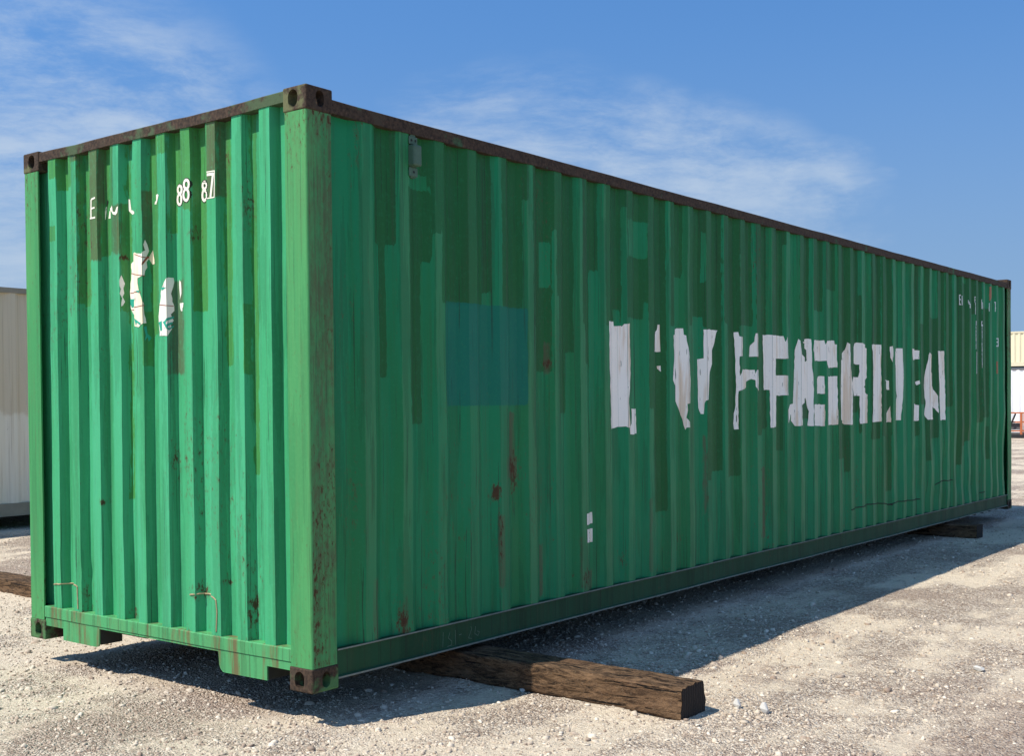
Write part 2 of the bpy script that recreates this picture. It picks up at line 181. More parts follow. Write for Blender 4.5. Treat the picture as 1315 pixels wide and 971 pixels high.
END_BLACK=[[[1.692,2.482],[1.679,2.548],[1.67,2.537],[1.687,2.502]],[[0.848,2.547],[0.745,2.533],[0.745,2.529],[0.847,2.543]]]
WELDS_END=[[[2.188,0.34],[2.12,0.345],[2.102,0.344],[1.98,0.355],[1.948,0.344],[1.948,0.202]],[[0.926,0.393],[0.88,0.398],[0.869,0.395],[0.744,0.399],[0.714,0.382],[0.709,0.324],[0.717,0.208]]]
WELDS_SIDE=[[[6.812,0.377],[7.079,0.385],[7.372,0.393],[7.647,0.379],[7.927,0.344]],[[7.843,0.351],[7.997,0.37],[8.425,0.354],[8.764,0.348]],[[9.259,0.467],[9.348,0.501],[9.871,0.489]],[[10.94,0.274],[11.041,0.287]]]
CHALK=[[[0.984,0.143],[0.979,0.068]],[[1.039,0.135],[1.026,0.107],[1.055,0.086],[1.052,0.065],[1.018,0.062]],[[1.086,0.14],[1.088,0.063]],[[1.119,0.11],[1.139,0.111]],[[1.222,0.141],[1.229,0.127],[1.2,0.08],[1.228,0.073]],[[1.264,0.135],[1.256,0.097],[1.284,0.08],[1.298,0.099],[1.277,0.107]]]
RUST_SIDE=[[1.663,0.974,0.07,0.17,1.15],[1.474,0.868,0.035,0.055,1.6],[1.506,0.612,0.018,0.28,0.9],[2.011,1.623,0.05,0.03,1.2],[2.393,0.275,0.05,0.1,0.95],[0.667,0.244,0.05,0.11,1.0],[0.333,0.912,0.03,0.2,0.6],[2.856,0.332,0.06,0.1,0.7],[3.611,0.417,0.06,0.12,0.6],[0.455,0.217,0.02,0.2,0.6],[1.936,0.312,0.03,0.12,0.5],[2.271,0.277,0.02,0.1,0.5],[0.37,2.709,0.02,0.2,0.5],[4.019,0.727,0.015,0.25,0.6],[3.757,0.799,0.012,0.25,0.4]]
RUST_END=[[0.635,2.638,0.04,0.09,0.9],[0.459,2.392,0.03,0.2,0.7],[0.882,2.274,0.03,0.05,0.9],[1.494,2.202,0.012,0.02,1.3],[1.707,0.843,0.015,0.02,1.5],[1.903,0.294,0.03,0.1,0.6],[0.876,0.408,0.06,0.05,0.9],[1.075,2.297,0.03,0.05,0.6],[0.47,0.31,0.03,0.12,0.6],[1.895,0.179,0.03,0.06,0.9],[1.47,0.221,0.03,0.05,0.9],[1.077,1.096,0.012,0.15,0.6],[0.457,0.384,0.02,0.04,1.0],[0.503,0.602,0.01,0.1,0.6],[0.659,0.477,0.02,0.02,1.0]]
SIDE_BROWN=[["b",1.493,1.536,0.322,0.737],["b",1.563,1.702,0.952,1.061],["b",3.99,4.014,0.555,1.129],["b",2.377,2.495,0.185,0.308],["b",0.666,0.695,0.183,0.356],["b",0.443,0.485,0.158,0.492],["b",1.915,1.955,0.218,0.523],["b",2.334,2.361,0.217,0.536],["b",1.612,1.682,1.052,1.324],["b",1.996,2.025,1.557,1.745],["b",3.176,3.212,0.219,0.724],["b",5.015,5.059,0.287,0.851]]
END_RED=[[[1.36,2.208],[1.303,2.19],[1.285,2.185]],[[1.464,2.116],[1.292,2.087]],[[1.472,2.008],[1.31,2.0]],[[1.464,1.913],[1.293,1.926]],[[1.147,1.921],[1.08,1.912]],[[1.297,2.147],[1.286,2.192]]]


W, L, H = 2.438, 12.192, 2.896
def side_prof():
    p = [(.03, .048)]
    for k in range(42):
        c = .425+.2794*k; p += [(c-.104, .048), (c-.036, .012), (c+.036, .012), (c+.104, .048)]
    return np.array(p+[(L-.03, .048)])
def end_prof():
    p = [(W-.02, .066)]
    for k in range(10):
        y = 2.117-.2053*k; p += [(y+.093, .066), (y+.075, .012), (y, .012), (y-.018, .066)]
    return np.array(p+[(.02, .066)])
SP, EP = side_prof(), end_prof()
def dent_side(u, z):
    u = np.asarray(u, float); z = np.asarray(z, float)
    k = np.clip((u-6.5)/2.5, 0, 1)*np.clip((1.9-z)/1.0, 0, 1)
    d = .011*fbm(u*.9, z*.9, 3)+.003*fbm(u*4, z*1.8, 5)+.030*k*fbm(u*2.2, z*1.6, 9, 3)
    e = np.clip((z-.19)/.2, 0, 1)*np.clip((2.79-z)/.2, 0, 1)
    return d*e
def dent_end(u, z):
    u = np.asarray(u, float); z = np.asarray(z, float)
    e = np.clip((z-.2)/.15, 0, 1)*np.clip((2.82-z)/.15, 0, 1)
    d = .007*fbm(u*2.2, z*1.3, 21)+.003*fbm(u*8, z*4, 23)
    for (a, b, r, h) in ((1.36, 1.43, .05, .007), (1.88, .43, .05, .006), (1.02, 1.0, .05, .005)):
        d = d+h*np.exp(-((u-a)**2+(z-b)**2)/r**2)
    return d*e
def rectsd(u, z, u0, u1, z0, z1): return np.minimum(np.minimum(u-u0, u1-u), np.minimum(z-z0, z1-z))
def panel(name, prof, wall, z0, z1, rows, sub, mat, parent, dent=None):
    us = []; vs = []; cs = []
    for i in range(len(prof)-1):
        for j in range(sub):
            t = j/sub; us.append(prof[i, 0]*(1-t)+prof[i+1, 0]*t); vs.append(prof[i, 1]*(1-t)+prof[i+1, 1]*t); cs.append(j == 0)
    us.append(prof[-1, 0]); vs.append(prof[-1, 1]); cs.append(True)
    zs = np.linspace(z0, z1, rows+1); nu, nz = len(us), rows+1
    U, Z = np.meshgrid(us, zs, indexing='ij'); Vv = np.repeat(np.array(vs)[:, None], nz, 1)
    if dent: Vv = Vv+dent(U, Z)
    co = np.stack([U, Vv, Z] if wall == 'side' else [Vv, U, Z], -1).reshape(-1, 3)
    i = (np.arange(nu-1)[:, None]*nz+np.arange(rows)[None, :]).ravel()
    me = me_np(name, co, np.stack([i, i+nz, i+nz+1, i+1], 1), mat)
    me.polygons.foreach_set('use_smooth', [True]*len(me.polygons))
    ev = np.empty(len(me.edges)*2, np.int32); me.edges.foreach_get('vertices', ev); ev = ev.reshape(-1, 2)
    c = ev//nz; sh = (c[:, 0] == c[:, 1]) & np.array(cs)[c[:, 0]]
    a = me.attributes.new('sharp_edge', 'BOOLEAN', 'EDGE'); a.data.foreach_set('value', sh)
    return link(name, me, None, parent), U.ravel(), Z.ravel()
def surf(prof, wall, dent, u, z, off=0.0):
    """point on the corrugated wall at (u,z), lifted off its facet"""
    i = int(np.clip(np.searchsorted(prof[:, 0] if prof[0, 0] < prof[-1, 0] else -prof[:, 0], u if prof[0, 0] < prof[-1, 0] else -u)-1, 0, len(prof)-2))
    a, b = prof[i], prof[i+1]; t = (u-a[0])/(b[0]-a[0]); v = a[1]+(b[1]-a[1])*t
    e = b-a; n = np.array([e[1], -e[0]]); n = n/np.linalg.norm(n)
    if n[1] > 0: n = -n
    v += float(dent(u, z))
    uu, vv = u+n[0]*off, v+n[1]*off
    return (uu, vv, z) if wall == 'side' else (vv, uu, z)
def clip(poly, ax, val, keep_less):
    o = []
    for i in range(len(poly)):
        a, b = poly[i], poly[(i+1) % len(poly)]
        ia = (a[ax] <= val) == keep_less; ib = (b[ax] <= val) == keep_less
        if ia: o.append(a)
        if ia != ib:
            t = (val-a[ax])/(b[ax]-a[ax]); o.append((a[0]+(b[0]-a[0])*t, a[1]+(b[1]-a[1])*t))
    return o
def rough_poly(p, step=.035, amp=.0035):
    o = []
    for i in range(len(p)):
        a, b = p[i], p[(i+1) % len(p)]; n = max(1, int(math.hypot(b[0]-a[0], b[1]-a[1])/step))
        for j in range(n):
            t = j/n; o.append((a[0]+(b[0]-a[0])*t+(random.uniform(-amp, amp) if j else 0), a[1]+(b[1]-a[1])*t+(random.uniform(-amp, amp) if j else 0)))
    return o
def drape(name, polys, prof, wall, dent, mat, parent, off=.0018, step=.03, amp=.0035, zs=.06, gap=0.0):
    """thin film laid over the corrugation: each polygon cut along every fold and laid on its facet"""
    V = []; F = []; br = sorted(prof[:, 0])
    sgn = 1 if wall == 'side' else -1
    for p in polys:
        if amp: p = rough_poly([tuple(q) for q in p], step, amp)
        for tri in tessellate_polygon([[Vector((a, b, 0)) for a, b in p]]):
            t = [p[i] if isinstance(i, int) else i for i in tri]
            lo, hi = min(q[0] for q in t), max(q[0] for q in t)
            for a, b in zip(br[:-1], br[1:]):
                if b <= lo or a >= hi: continue
                c = clip(clip(t, 0, b-gap, True), 0, a+gap, False)
                if len(c) < 3: continue
                k0 = math.floor(min(q[1] for q in c)/zs); k1 = math.floor(max(q[1] for q in c)/zs)
                for k in range(k0, k1+1):
                    d = clip(clip(c, 1, (k+1)*zs, True), 1, k*zs, False)
                    if len(d) < 3: continue
                    ar = sum(d[i][0]*d[(i+1) % len(d)][1]-d[(i+1) % len(d)][0]*d[i][1] for i in range(len(d)))
                    if abs(ar) < 2e-7: continue
                    if ar*sgn < 0: d = d[::-1]
                    mid = (a+b)/2; s = len(V)
                    for u, z in d: V.append(surf(prof, wall, dent, u+(mid-u)*1e-4, z, off))
                    F.append(tuple(range(s, len(V))))
    return link(name, me_py(name, V, F), mat, parent)
def ribbon(pts, wd):
    """polyline to quads of width wd"""
    o = []
    for a, b in zip(pts[:-1], pts[1:]):
        dx, dz = b[0]-a[0], b[1]-a[1]; l = math.hypot(dx, dz) or 1; nx, nz = -dz/l*wd/2, dx/l*wd/2; ex, ez = dx/l*wd*.3, dz/l*wd*.3
        o.append([(a[0]+nx-ex, a[1]+nz-ez), (b[0]+nx+ex, b[1]+nz+ez), (b[0]-nx+ex, b[1]-nz+ez), (a[0]-nx-ex, a[1]-nz-ez)])
    return o
def on_wall(pts, prof, wall, dent, off, step=.012):
    o = []
    for a, b in zip(pts[:-1], pts[1:]):
        n = max(1, int(math.hypot(b[0]-a[0], b[1]-a[1])/step))
        for j in range(n):
            t = j/n; o.append(surf(prof, wall, dent, a[0]+(b[0]-a[0])*t, a[1]+(b[1]-a[1])*t+random.uniform(-.002, .002), off))
    return o

# ---------------------------------------------------------------- materials
RUST = (.115, .042, .018); DKRUST = (.035, .017, .010)
def paint_mat(name, light, light2, dark, teal=None, wear=1.0, gloss=.42, ridge=0.0, ridgec=(.05, .2, .1), rstreak=0.0):
    m, nt, b = newmat(name); co = coords(nt)
    strk = noise(nt, mapv(nt, co, (30, 30, .55)), 1.0, 4.0, .65)
    fine = noise(nt, co, 55.0, 4.0, .6); mid = noise(nt, co, 5.0, 4.0, .6)
    edge = noise(nt, mapv(nt, co, (1, 1, .35)), 38.0, 3.0, .6)
    je = mth(nt, 'ADD', mth(nt, 'MULTIPLY', mth(nt, 'SUBTRACT', edge, .5), .022), mth(nt, 'MULTIPLY', mth(nt, 'SUBTRACT', noise(nt, mapv(nt, co, (75, 75, 2.5)), 1.0, 3.0, .6), .5), .022))
    blot = noise(nt, mapv(nt, co, (5, 5, .5)), 1.0, 4.0, .6)
    c = mix(nt, sstep(nt, mth(nt, 'ADD', mth(nt, 'MULTIPLY', blot, .8), mth(nt, 'MULTIPLY', strk, .2)), .42, .62), light, light2)
    dk = sstep(nt, mth(nt, 'ADD', attr(nt, 'dark'), je), -.0015, .0015)
    cd = mix(nt, sstep(nt, strk, .35, .7), dark, tuple(v*.82 for v in dark))
    c = mix(nt, dk, c, cd)
    br = mth(nt, 'MULTIPLY', sstep(nt, mth(nt, 'ADD', attr(nt, 'brown'), mth(nt, 'MULTIPLY', je, 1.5)), -.012, .006), mth(nt, 'ADD', .35, mth(nt, 'MULTIPLY', strk, .7)), clamp=True)
    c = mix(nt, br, c, (.095, .085, .045))
    # streaks of grime
    rdg = mth(nt, 'MULTIPLY', sstep(nt, mth(nt, 'ADD', attr(nt, 'ridge'), mth(nt, 'MULTIPLY', je, .5)), -.002, .004), mth(nt, 'MULTIPLY', sstep(nt, blot, .30, .60), ridge))
    c = mix(nt, mth(nt, 'MULTIPLY', rdg, mth(nt, 'SUBTRACT', 1.0, mth(nt, 'MULTIPLY', dk, .72))), c, ridgec)
    drip = noise(nt, mapv(nt, co, (11, 11, .7), (2, 5, 1)), 1.0, 5.0, .62)
    c = mix(nt, mth(nt, 'MULTIPLY', sstep(nt, drip, .535, .55), .30*wear), c, tuple(v*.55 for v in light2))
    g = mth(nt, 'MULTIPLY', sstep(nt, strk, .50, .76), .38*wear)
    c = mix(nt, g, c, (.045, .075, .035))
    if teal:
        tl = mth(nt, 'MULTIPLY', sstep(nt, mth(nt, 'ADD', attr(nt, 'teal'), mth(nt, 'MULTIPLY', je, .6)), -.002, .002), mth(nt, 'ADD', .62, mth(nt, 'MULTIPLY', blot, .5)), clamp=True)
        c = mix(nt, tl, c, teal)
    # thin dark run lines and scratches
    ln = noise(nt, mapv(nt, co, (95, 95, .9)), 1.0, 2.0, .5)
    c = mix(nt, mth(nt, 'MULTIPLY', sstep(nt, ln, .655, .69), .55*wear), c, (.014, .024, .014))
    # chalking, light speckle
    c = mix(nt, mth(nt, 'MULTIPLY', sstep(nt, fine, .50, .72), .16), c, tuple(min(1, v*1.2+.015) for v in light))
    if rstreak:
        rsn = noise(nt, mapv(nt, co, (13, 13, 1.4), (9, 4, 0)), 1.0, 5.0, .65)
        c = mix(nt, mth(nt, 'MULTIPLY', sstep(nt, rsn, .50, .64), rstreak), c, (.16, .085, .04))
    # rust: worn spots + placed ones
    sp = noise(nt, mapv(nt, co, (1, 1, .45)), 58.0, 6.0, .72)
    area = noise(nt, mapv(nt, co, (1, 1, .4)), 1.7, 2.0)
    ra = attr(nt, 'rust')
    rv = mth(nt, 'ADD', sp, mth(nt, 'ADD', mth(nt, 'MULTIPLY', sstep(nt, area, .45, .8), .10*wear), mth(nt, 'MULTIPLY', ra, .24)))
    r = mth(nt, 'MULTIPLY', sstep(nt, rv, .70, .78), .9)
    halo = mth(nt, 'MULTIPLY', sstep(nt, rv, .60, .74), .45)
    c = mix(nt, halo, c, (.10, .065, .030))
    c = mix(nt, r, c, mix(nt, fine, DKRUST, RUST))
    nt.links.new(c, b.inputs['Base Color'])
    rg = mth(nt, 'ADD', gloss, mth(nt, 'ADD', mth(nt, 'MULTIPLY', r, .35), mth(nt, 'MULTIPLY', mid, .25)))
    nt.links.new(rg, b.inputs['Roughness'])
    hgt = mth(nt, 'ADD', mth(nt, 'MULTIPLY', fine, .25), mth(nt, 'ADD', mth(nt, 'MULTIPLY', mid, .9), mth(nt, 'MULTIPLY', dk, -.25)))
    bump(nt, b, hgt, .45, .0025)
    return m
def rust_mat(name, green, amt):
    """heavily weathered rail/casting: rust over remnants of green paint"""
    m, nt, b = newmat(name); co = nd(nt, 'NewGeometry').outputs['Position']
    n1 = noise(nt, co, 9.0, 6.0, .65); n2 = noise(nt, co, 60.0, 4.0, .65); n3 = noise(nt, mapv(nt, co, (2.2, 2.2, 2.2), (3, 1, 7)), 1.0, 3.0)
    r = mix(nt, sstep(nt, n2, .3, .7), (.024, .016, .011), (.080, .050, .031))
    r = mix(nt, sstep(nt, n1, .5, .7), r, (.062, .046, .030))
    gm = sstep(nt, mth(nt, 'ADD', mth(nt, 'MULTIPLY', n3, .6), mth(nt, 'MULTIPLY', n1, .4)), amt, amt+.06)
    c = mix(nt, gm, r, mix(nt, n2, tuple(v*.7 for v in green), green))
    c = mix(nt, mth(nt, 'MULTIPLY', sstep(nt, n2, .64, .76), .2), c, (.25, .21, .17))
    nt.links.new(c, b.inputs['Base Color']); b.inputs['Roughness'].default_value = .8
    bump(nt, b, mth(nt, 'ADD', n2, n1), .6, .004)
    return m
FRESH = (.030, .345, .185); MIDG = (.046, .32, .130); OLIVE = (.060, .215, .062)
M = {}
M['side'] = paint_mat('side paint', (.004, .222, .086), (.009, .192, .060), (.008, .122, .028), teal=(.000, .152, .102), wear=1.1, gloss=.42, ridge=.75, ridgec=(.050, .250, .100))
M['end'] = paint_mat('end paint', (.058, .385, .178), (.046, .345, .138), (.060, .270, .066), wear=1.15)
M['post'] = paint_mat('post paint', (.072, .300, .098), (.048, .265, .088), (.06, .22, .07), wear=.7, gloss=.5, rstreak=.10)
M['sill'] = paint_mat('sill paint', (.070, .335, .125), (.085, .31, .115), (.06, .22, .07), wear=1.5, gloss=.5, rstreak=.8)
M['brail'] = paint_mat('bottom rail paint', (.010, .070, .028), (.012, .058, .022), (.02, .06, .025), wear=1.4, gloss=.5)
M['rail'] = rust_mat('rusted rail', (.05, .13, .06), .58)
M['endrail'] = rust_mat('rusted end rail', (.075, .115, .055), .49)
M['cast'] = rust_mat('rusted casting', (.15, .155, .07), .52)
M['castlow'] = rust_mat('half painted casting', (.085, .21, .075), .46)
M['weld'] = None
def plain(name, col, rough=.6, vary=.25, scale=20.0, metal=0.0, bmp=.2):
    m, nt, b = newmat(name); co = coords(nt); n = noise(nt, co, scale, 5.0, .6)
    nt.links.new(mix(nt, n, tuple(v*(1-vary) for v in col), tuple(min(1, v*(1+vary)) for v in col)), b.inputs['Base Color'])
    b.inputs['Roughness'].default_value = rough; b.inputs['Metallic'].default_value = metal
    if bmp: bump(nt, b, n, bmp, .002)
    return m
def vinyl_mat(name, col, stain, amt):
    m, nt, b = newmat(name); co = coords(nt)
    n = noise(nt, mapv(nt, co, (7, 7, .8)), 1.0, 4.0, .6); f = noise(nt, co, 70.0, 4.0, .7)
    c = mix(nt, mth(nt, 'MULTIPLY', sstep(nt, n, .53, .63), amt), col, stain)
    strk = noise(nt, mapv(nt, co, (60, 60, 2.2)), 1.0, 4.0, .65)
    c = mix(nt, mth(nt, 'MULTIPLY', sstep(nt, strk, .60, .76), .25), c, (.36, .31, .25))
    cr = noise(nt, mapv(nt, co, (70, 70, 9)), 1.0, 3.0, .6)
    c = mix(nt, sstep(nt, cr, .675, .70), c, (.045, .07, .05))
    c = mix(nt, mth(nt, 'MULTIPLY', sstep(nt, f, .62, .78), .35), c, (.45, .40, .33))
    nt.links.new(c, b.inputs['Base Color']); b.inputs['Roughness'].default_value = .6
    return m
M['weld'] = plain('weld bead', (.36, .28, .16), .8, .5, 40)
M['vinyl'] = vinyl_mat('white lettering film', (.97, .93, .83), (.76, .60, .42), .8)
M['cream'] = vinyl_mat('cream sticker', (.86, .82, .70), (.82, .66, .40), .7)
M['mark'] = plain('white stencil paint', (.84, .81, .66), .6, .12)
M['mark_side'] = plain('worn stencil paint', (.70, .74, .72), .6, .2, 60)
M['peach'] = plain('old primer', (.35, .16, .09), .7, .25)
M['greenprint'] = plain('green print', (.03, .36, .24), .5, .15)
M['lip'] = plain('pale lit rail edge', (.20, .22, .185), .7, .5, 30)  # pale tone paints in the light caught along the rail lips
M['redprint'] = plain('red brown print', (.30, .07, .04), .6, .2)
M['black'] = plain('black print', (.012, .014, .012), .6, .2)
M['chalk'] = plain('chalk', (.10, .16, .11), .9, .4, 90)
M['steel'] = plain('dark underside steel', (.035, .038, .032), .8, .4, 12)
M['grey'] = plain('weathered grey paint', (.075, .140, .095), .55, .3, 30)
# ---------------------------------------------------------------- ground
def gz(x, y):
    x = np.asarray(x, float); y = np.asarray(y, float)
    b = -.172+.0045*np.clip(x, -3, 10)+.010*np.clip(y, 0, 5)
    for x0, y0, y1, w_ in ((1.27, -1.36, 5.9, .15),):
        dx = np.abs(x-x0-.012*(y-y0))-w_; dy = np.maximum(np.maximum(y0-y, y-y1), 0); dd = np.hypot(np.maximum(dx, 0), dy)
        b = b+.022*np.exp(-(dd/.07)**2)*(.35+.9*np.clip(.5+fbm(x*5, y*5, 77, 3), 0, 1.2))
    far = np.clip(1-np.hypot(x-3, y)/40, 0, 1)
    return b+far*(.016*fbm(x*.8, y*.8, 31, 3)+.010*fbm(x*4.1, y*4.1, 37, 3)+.012*fbm(x*2.6+.1*y, y*.30, 41, 3))
def graded(lo, hi, fine, far):
    c = list(np.arange(lo, hi+1e-6, fine)); s = fine
    a = [lo]; 
    while a[-1] > lo-far: s *= 1.22; a.append(a[-1]-s)
    s = fine; e = [c[-1]]
    while e[-1] < hi+far: s *= 1.22; e.append(e[-1]+s)
    return np.array(a[:0:-1]+c+e[1:])
gx = graded(-4.5, 13.5, .045, 3000); gy = graded(-5.5, 6.5, .045, 3000)
GX, GY = np.meshgrid(gx, gy, indexing='ij'); nx, ny = GX.shape
i = (np.arange(nx-1)[:, None]*ny+np.arange(ny-1)[None, :]).ravel()
m, nt, b = newmat('gravel ground'); co = coords(nt)
big = noise(nt, mapv(nt, co, (1, 1, 1), (4, 2, 0)), .55, 5.0, .6)
trk = noise(nt, mapv(nt, co, (.35, 2.2, 1), (0, 3, 0), (0, 0, RAD(85))), 1.0, 5.0, .6)
mid = noise(nt, co, 3.2, 5.0, .62)
vor = nd(nt, 'TexVoronoi', {'Vector': co, 'Scale': 95.0, 'Randomness': 1.0})
vo2 = nd(nt, 'TexVoronoi', {'Vector': co, 'Scale': 48.0, 'Randomness': 1.0})
vsep = nd(nt, 'SeparateColor', {0: vor.outputs['Color']}); v2s = nd(nt, 'SeparateColor', {0: vo2.outputs['Color']})
fine = noise(nt, co, 160.0, 4.0, .7)
gm = sstep(nt, mth(nt, 'ADD', mth(nt, 'MULTIPLY', big, .40), mth(nt, 'ADD', mth(nt, 'MULTIPLY', trk, .35), mth(nt, 'MULTIPLY', mid, .25))), .46, .55)  # gravelly vs dusty
dust = mix(nt, mid, (.64, .54, .395), (.76, .65, .49))
peb = mix(nt, vsep.outputs[0], (.31, .222, .162), (.86, .75, .60))
peb = mix(nt, mth(nt, 'MULTIPLY', sstep(nt, v2s.outputs[0], .5, .85), .7), peb, (.25, .175, .13))
c = mix(nt, mth(nt, 'ADD', .25, mth(nt, 'MULTIPLY', gm, .7)), dust, peb)
c = mix(nt, mth(nt, 'MULTIPLY', sstep(nt, big, .52, .66), .42), c, (.36, .255, .195))
c = mix(nt, mth(nt, 'MULTIPLY', sstep(nt, fine, .54, .72), .42), c, (.19, .135, .098))
nt.links.new(c, b.inputs['Base Color']); b.inputs['Roughness'].default_value = .95; b.inputs['Specular IOR Level'].default_value = .15
hh = mth(nt, 'ADD', mth(nt, 'MULTIPLY', mth(nt, 'SUBTRACT', 1.0, vor.outputs['Distance']), mth(nt, 'ADD', .3, gm)), mth(nt, 'ADD', mth(nt, 'MULTIPLY', mth(nt, 'SUBTRACT', 1.0, vo2.outputs['Distance']), mth(nt, 'MULTIPLY', gm, 1.2)), mth(nt, 'MULTIPLY', fine, .6)))
bump(nt, b, mth(nt, 'ADD', hh, mth(nt, 'MULTIPLY', noise(nt, co, 14.0, 4.0, .65), 2.2)), 1.0, .0125)
M['ground'] = m
g = link('ground', me_np('ground', np.stack([GX, GY, gz(GX, GY)], -1).reshape(-1, 3), np.stack([i, i+ny, i+ny+1, i+1], 1), m), smooth=True)
g['kind'] = 'structure'; g['label'] = 'pale gravel yard ground with dusty wheel tracks'

# loose stones, far too many to count
bm = bmesh.new(); bmesh.ops.create_icosphere(bm, subdivisions=1, radius=1); bm.verts.ensure_lookup_table()
IV = np.array([v.co[:] for v in bm.verts]); IF = np.array([[v.index for v in f.verts] for f in bm.faces if f.calc_center_median().z > -.55]); bm.free()
rs = np.random.default_rng(11)
N0 = 300000
r = 3.3+(22-3.3)*rs.random(N0)**1.75
th = math.atan2(.626, .78)+RAD(50)*(rs.random(N0)*2-1)
sx = CAMP[0]+r*np.cos(th); sy = CAMP[1]+r*np.sin(th)
dens = .45+1.5*fbm(sx*.7, sy*.7, 51, 4)+.5*fbm(sx*.35, sy*2.0, 57, 3)
keep = rs.random(N0) < np.clip(dens*.85+.05, .05, 1); sx, sy, r = sx[keep], sy[keep], r[keep]
n = len(sx)
size = np.exp(rs.normal(math.log(.0043), .50, n)); size = np.clip(size*np.clip(.85+r*.03, .9, 1.4), .0028, .024)
sc = size[:, None]*np.stack([rs.uniform(.8, 1.5, n), rs.uniform(.7, 1.1, n), rs.uniform(.4, .75, n)], 1)
a = rs.random(n)*2*math.pi; ca, sa = np.cos(a), np.sin(a)
jit = 1+np.clip(rs.normal(0, .27, (n, 12, 1)), -.5, .6); loc = IV[None]*jit*sc[:, None, :]
X = loc[..., 0]*ca[:, None]-loc[..., 1]*sa[:, None]; Y = loc[..., 0]*sa[:, None]+loc[..., 1]*ca[:, None]
Vs = np.stack([X+sx[:, None], Y+sy[:, None], loc[..., 2]+(gz(sx, sy)+sc[:, 2]*.35)[:, None]], -1).reshape(-1, 3)
Fs = (IF[None]+(np.arange(n)*12)[:, None, None]).reshape(-1, 3)
m, nt, b = newmat('gravel stones'); t = attr(nt, 'tone'); co = coords(nt); f = noise(nt, co, 140.0, 3.0)
ra = nd(nt, 'ValToRGB', {0: t}); cr = ra.color_ramp
cr.elements[0].color = (.27, .18, .122, 1); cr.elements[1].color = (.84, .74, .59, 1)
for p_, c_ in ((.3, (.44, .34, .25, 1)), (.6, (.60, .50, .375, 1)), (.85, (.68, .58, .45, 1))):
    e = cr.elements.new(p_); e.color = c_
nt.links.new(mix(nt, mth(nt, 'MULTIPLY', f, .5), ra.outputs[0], (.46, .40, .33)), b.inputs['Base Color']); b.inputs['Roughness'].default_value = .9; b.inputs['Specular IOR Level'].default_value = .2
me = me_np('loose_gravel', Vs, Fs, m); fattr(me, 'tone', np.repeat(rs.random(n), 12))
o = link('loose_gravel', me); o['kind'] = 'stuff'; tag(o, 'loose pale gravel scattered over the yard', 'gravel')

# single rocks
def rock(loc, s, label, seed):
    bm = bmesh.new(); bmesh.ops.create_icosphere(bm, subdivisions=2, radius=1)
    rr = random.Random(seed)
    pl = [(Vector((rr.gauss(0, 1), rr.gauss(0, 1), rr.gauss(0, 1))).normalized(), rr.uniform(.5, .8)) for _ in range(12)]
    for v in bm.verts:
        for nrm, d in pl:
            k = v.co.dot(nrm)-d
            if k > 0: v.co -= nrm*k
        v.co = Vector((v.co.x*s[0], v.co.y*s[1], v.co.z*s[2]))
    me = bpy.data.meshes.new('rock'); bm.to_mesh(me); bm.free()
    o = link('rock', me, M['rock']); o.location = (loc[0], loc[1], float(gz(loc[0], loc[1]))+s[2]*.75); o.rotation_euler = (0, 0, rr.random()*6)
    tag(o, label, 'rock'); return o
M['rock'] = plain('pale rock', (.52, .50, .46), .9, .25, 40)
ROCKS = [(None, (.032, .026, .028), 'small pale rock just off the end of the near timber'),
         (None, (.038, .030, .032), 'larger pale rock farther out from the near timber end'),
         (None, (.06, .03, .016), 'flat whitish rock lying alone on the open gravel'),
         (None, (.020, .018, .015), 'little white stone in sun where the shadow meets the timber')]
ROCKS_W = [(p, r[1], r[2]) for p, r in zip([(1.544, -1.433),(1.540, -1.581),(3.102, -2.154),(1.144, -0.394)], ROCKS)]
for (x, y), s, lab in ROCKS_W: rock((x, y), s, lab, int(x*100))

# ---------------------------------------------------------------- timbers
def wood_mat():
    m, nt, b = newmat('old timber'); co = coords(nt)
    gr = noise(nt, mapv(nt, co, (9, 40, 40)), 1.0, 8.0, .8, .8); big = noise(nt, mapv(nt, co, (1.2, 5, 5)), 1.0, 4.0, .6); f = noise(nt, co, 85.0, 4.0, .7)
    c = mix(nt, sstep(nt, gr, .36, .66), (.018, .011, .007), (.25, .150, .080))
    c = mix(nt, mth(nt, 'MULTIPLY', sstep(nt, big, .48, .7), .5), c, (.17, .095, .052))
    cr = noise(nt, mapv(nt, co, (2.2, 40, 40), (5, 0, 0)), 1.0, 3.0, .6)
    crk = sstep(nt, cr, .60, .64)
    c = mix(nt, crk, c, (.010, .007, .005))
    c = mix(nt, mth(nt, 'MULTIPLY', sstep(nt, f, .55, .72), .5), c, (.25, .18, .12))
    nt.links.new(c, b.inputs['Base Color']); b.inputs['Roughness'].default_value = .9; b.inputs['Specular IOR Level'].default_value = .2
    bump(nt, b, mth(nt, 'SUBTRACT', mth(nt, 'ADD', gr, mth(nt, 'MULTIPLY', f, .9)), mth(nt, 'MULTIPLY', crk, .9)), 1.0, .012)
    return m
M['wood'] = wood_mat()
def endgrain():
    m, nt, b = newmat('sawn timber end'); co = coords(nt)
    wv = nd(nt, 'TexWave', {'Vector': co, 'Scale': 18.0, 'Distortion': 2.5, 'Detail': 3.0}, bands_direction='Y').outputs[1]; f = noise(nt, co, 60.0, 4.0)
    nt.links.new(mix(nt, mth(nt, 'MULTIPLY', wv, f), (.02, .016, .013), (.075, .06, .048)), b.inputs['Base Color']); b.inputs['Roughness'].default_value = .95
    bump(nt, b, wv, .7, .006); return m
M['endgrain'] = endgrain()
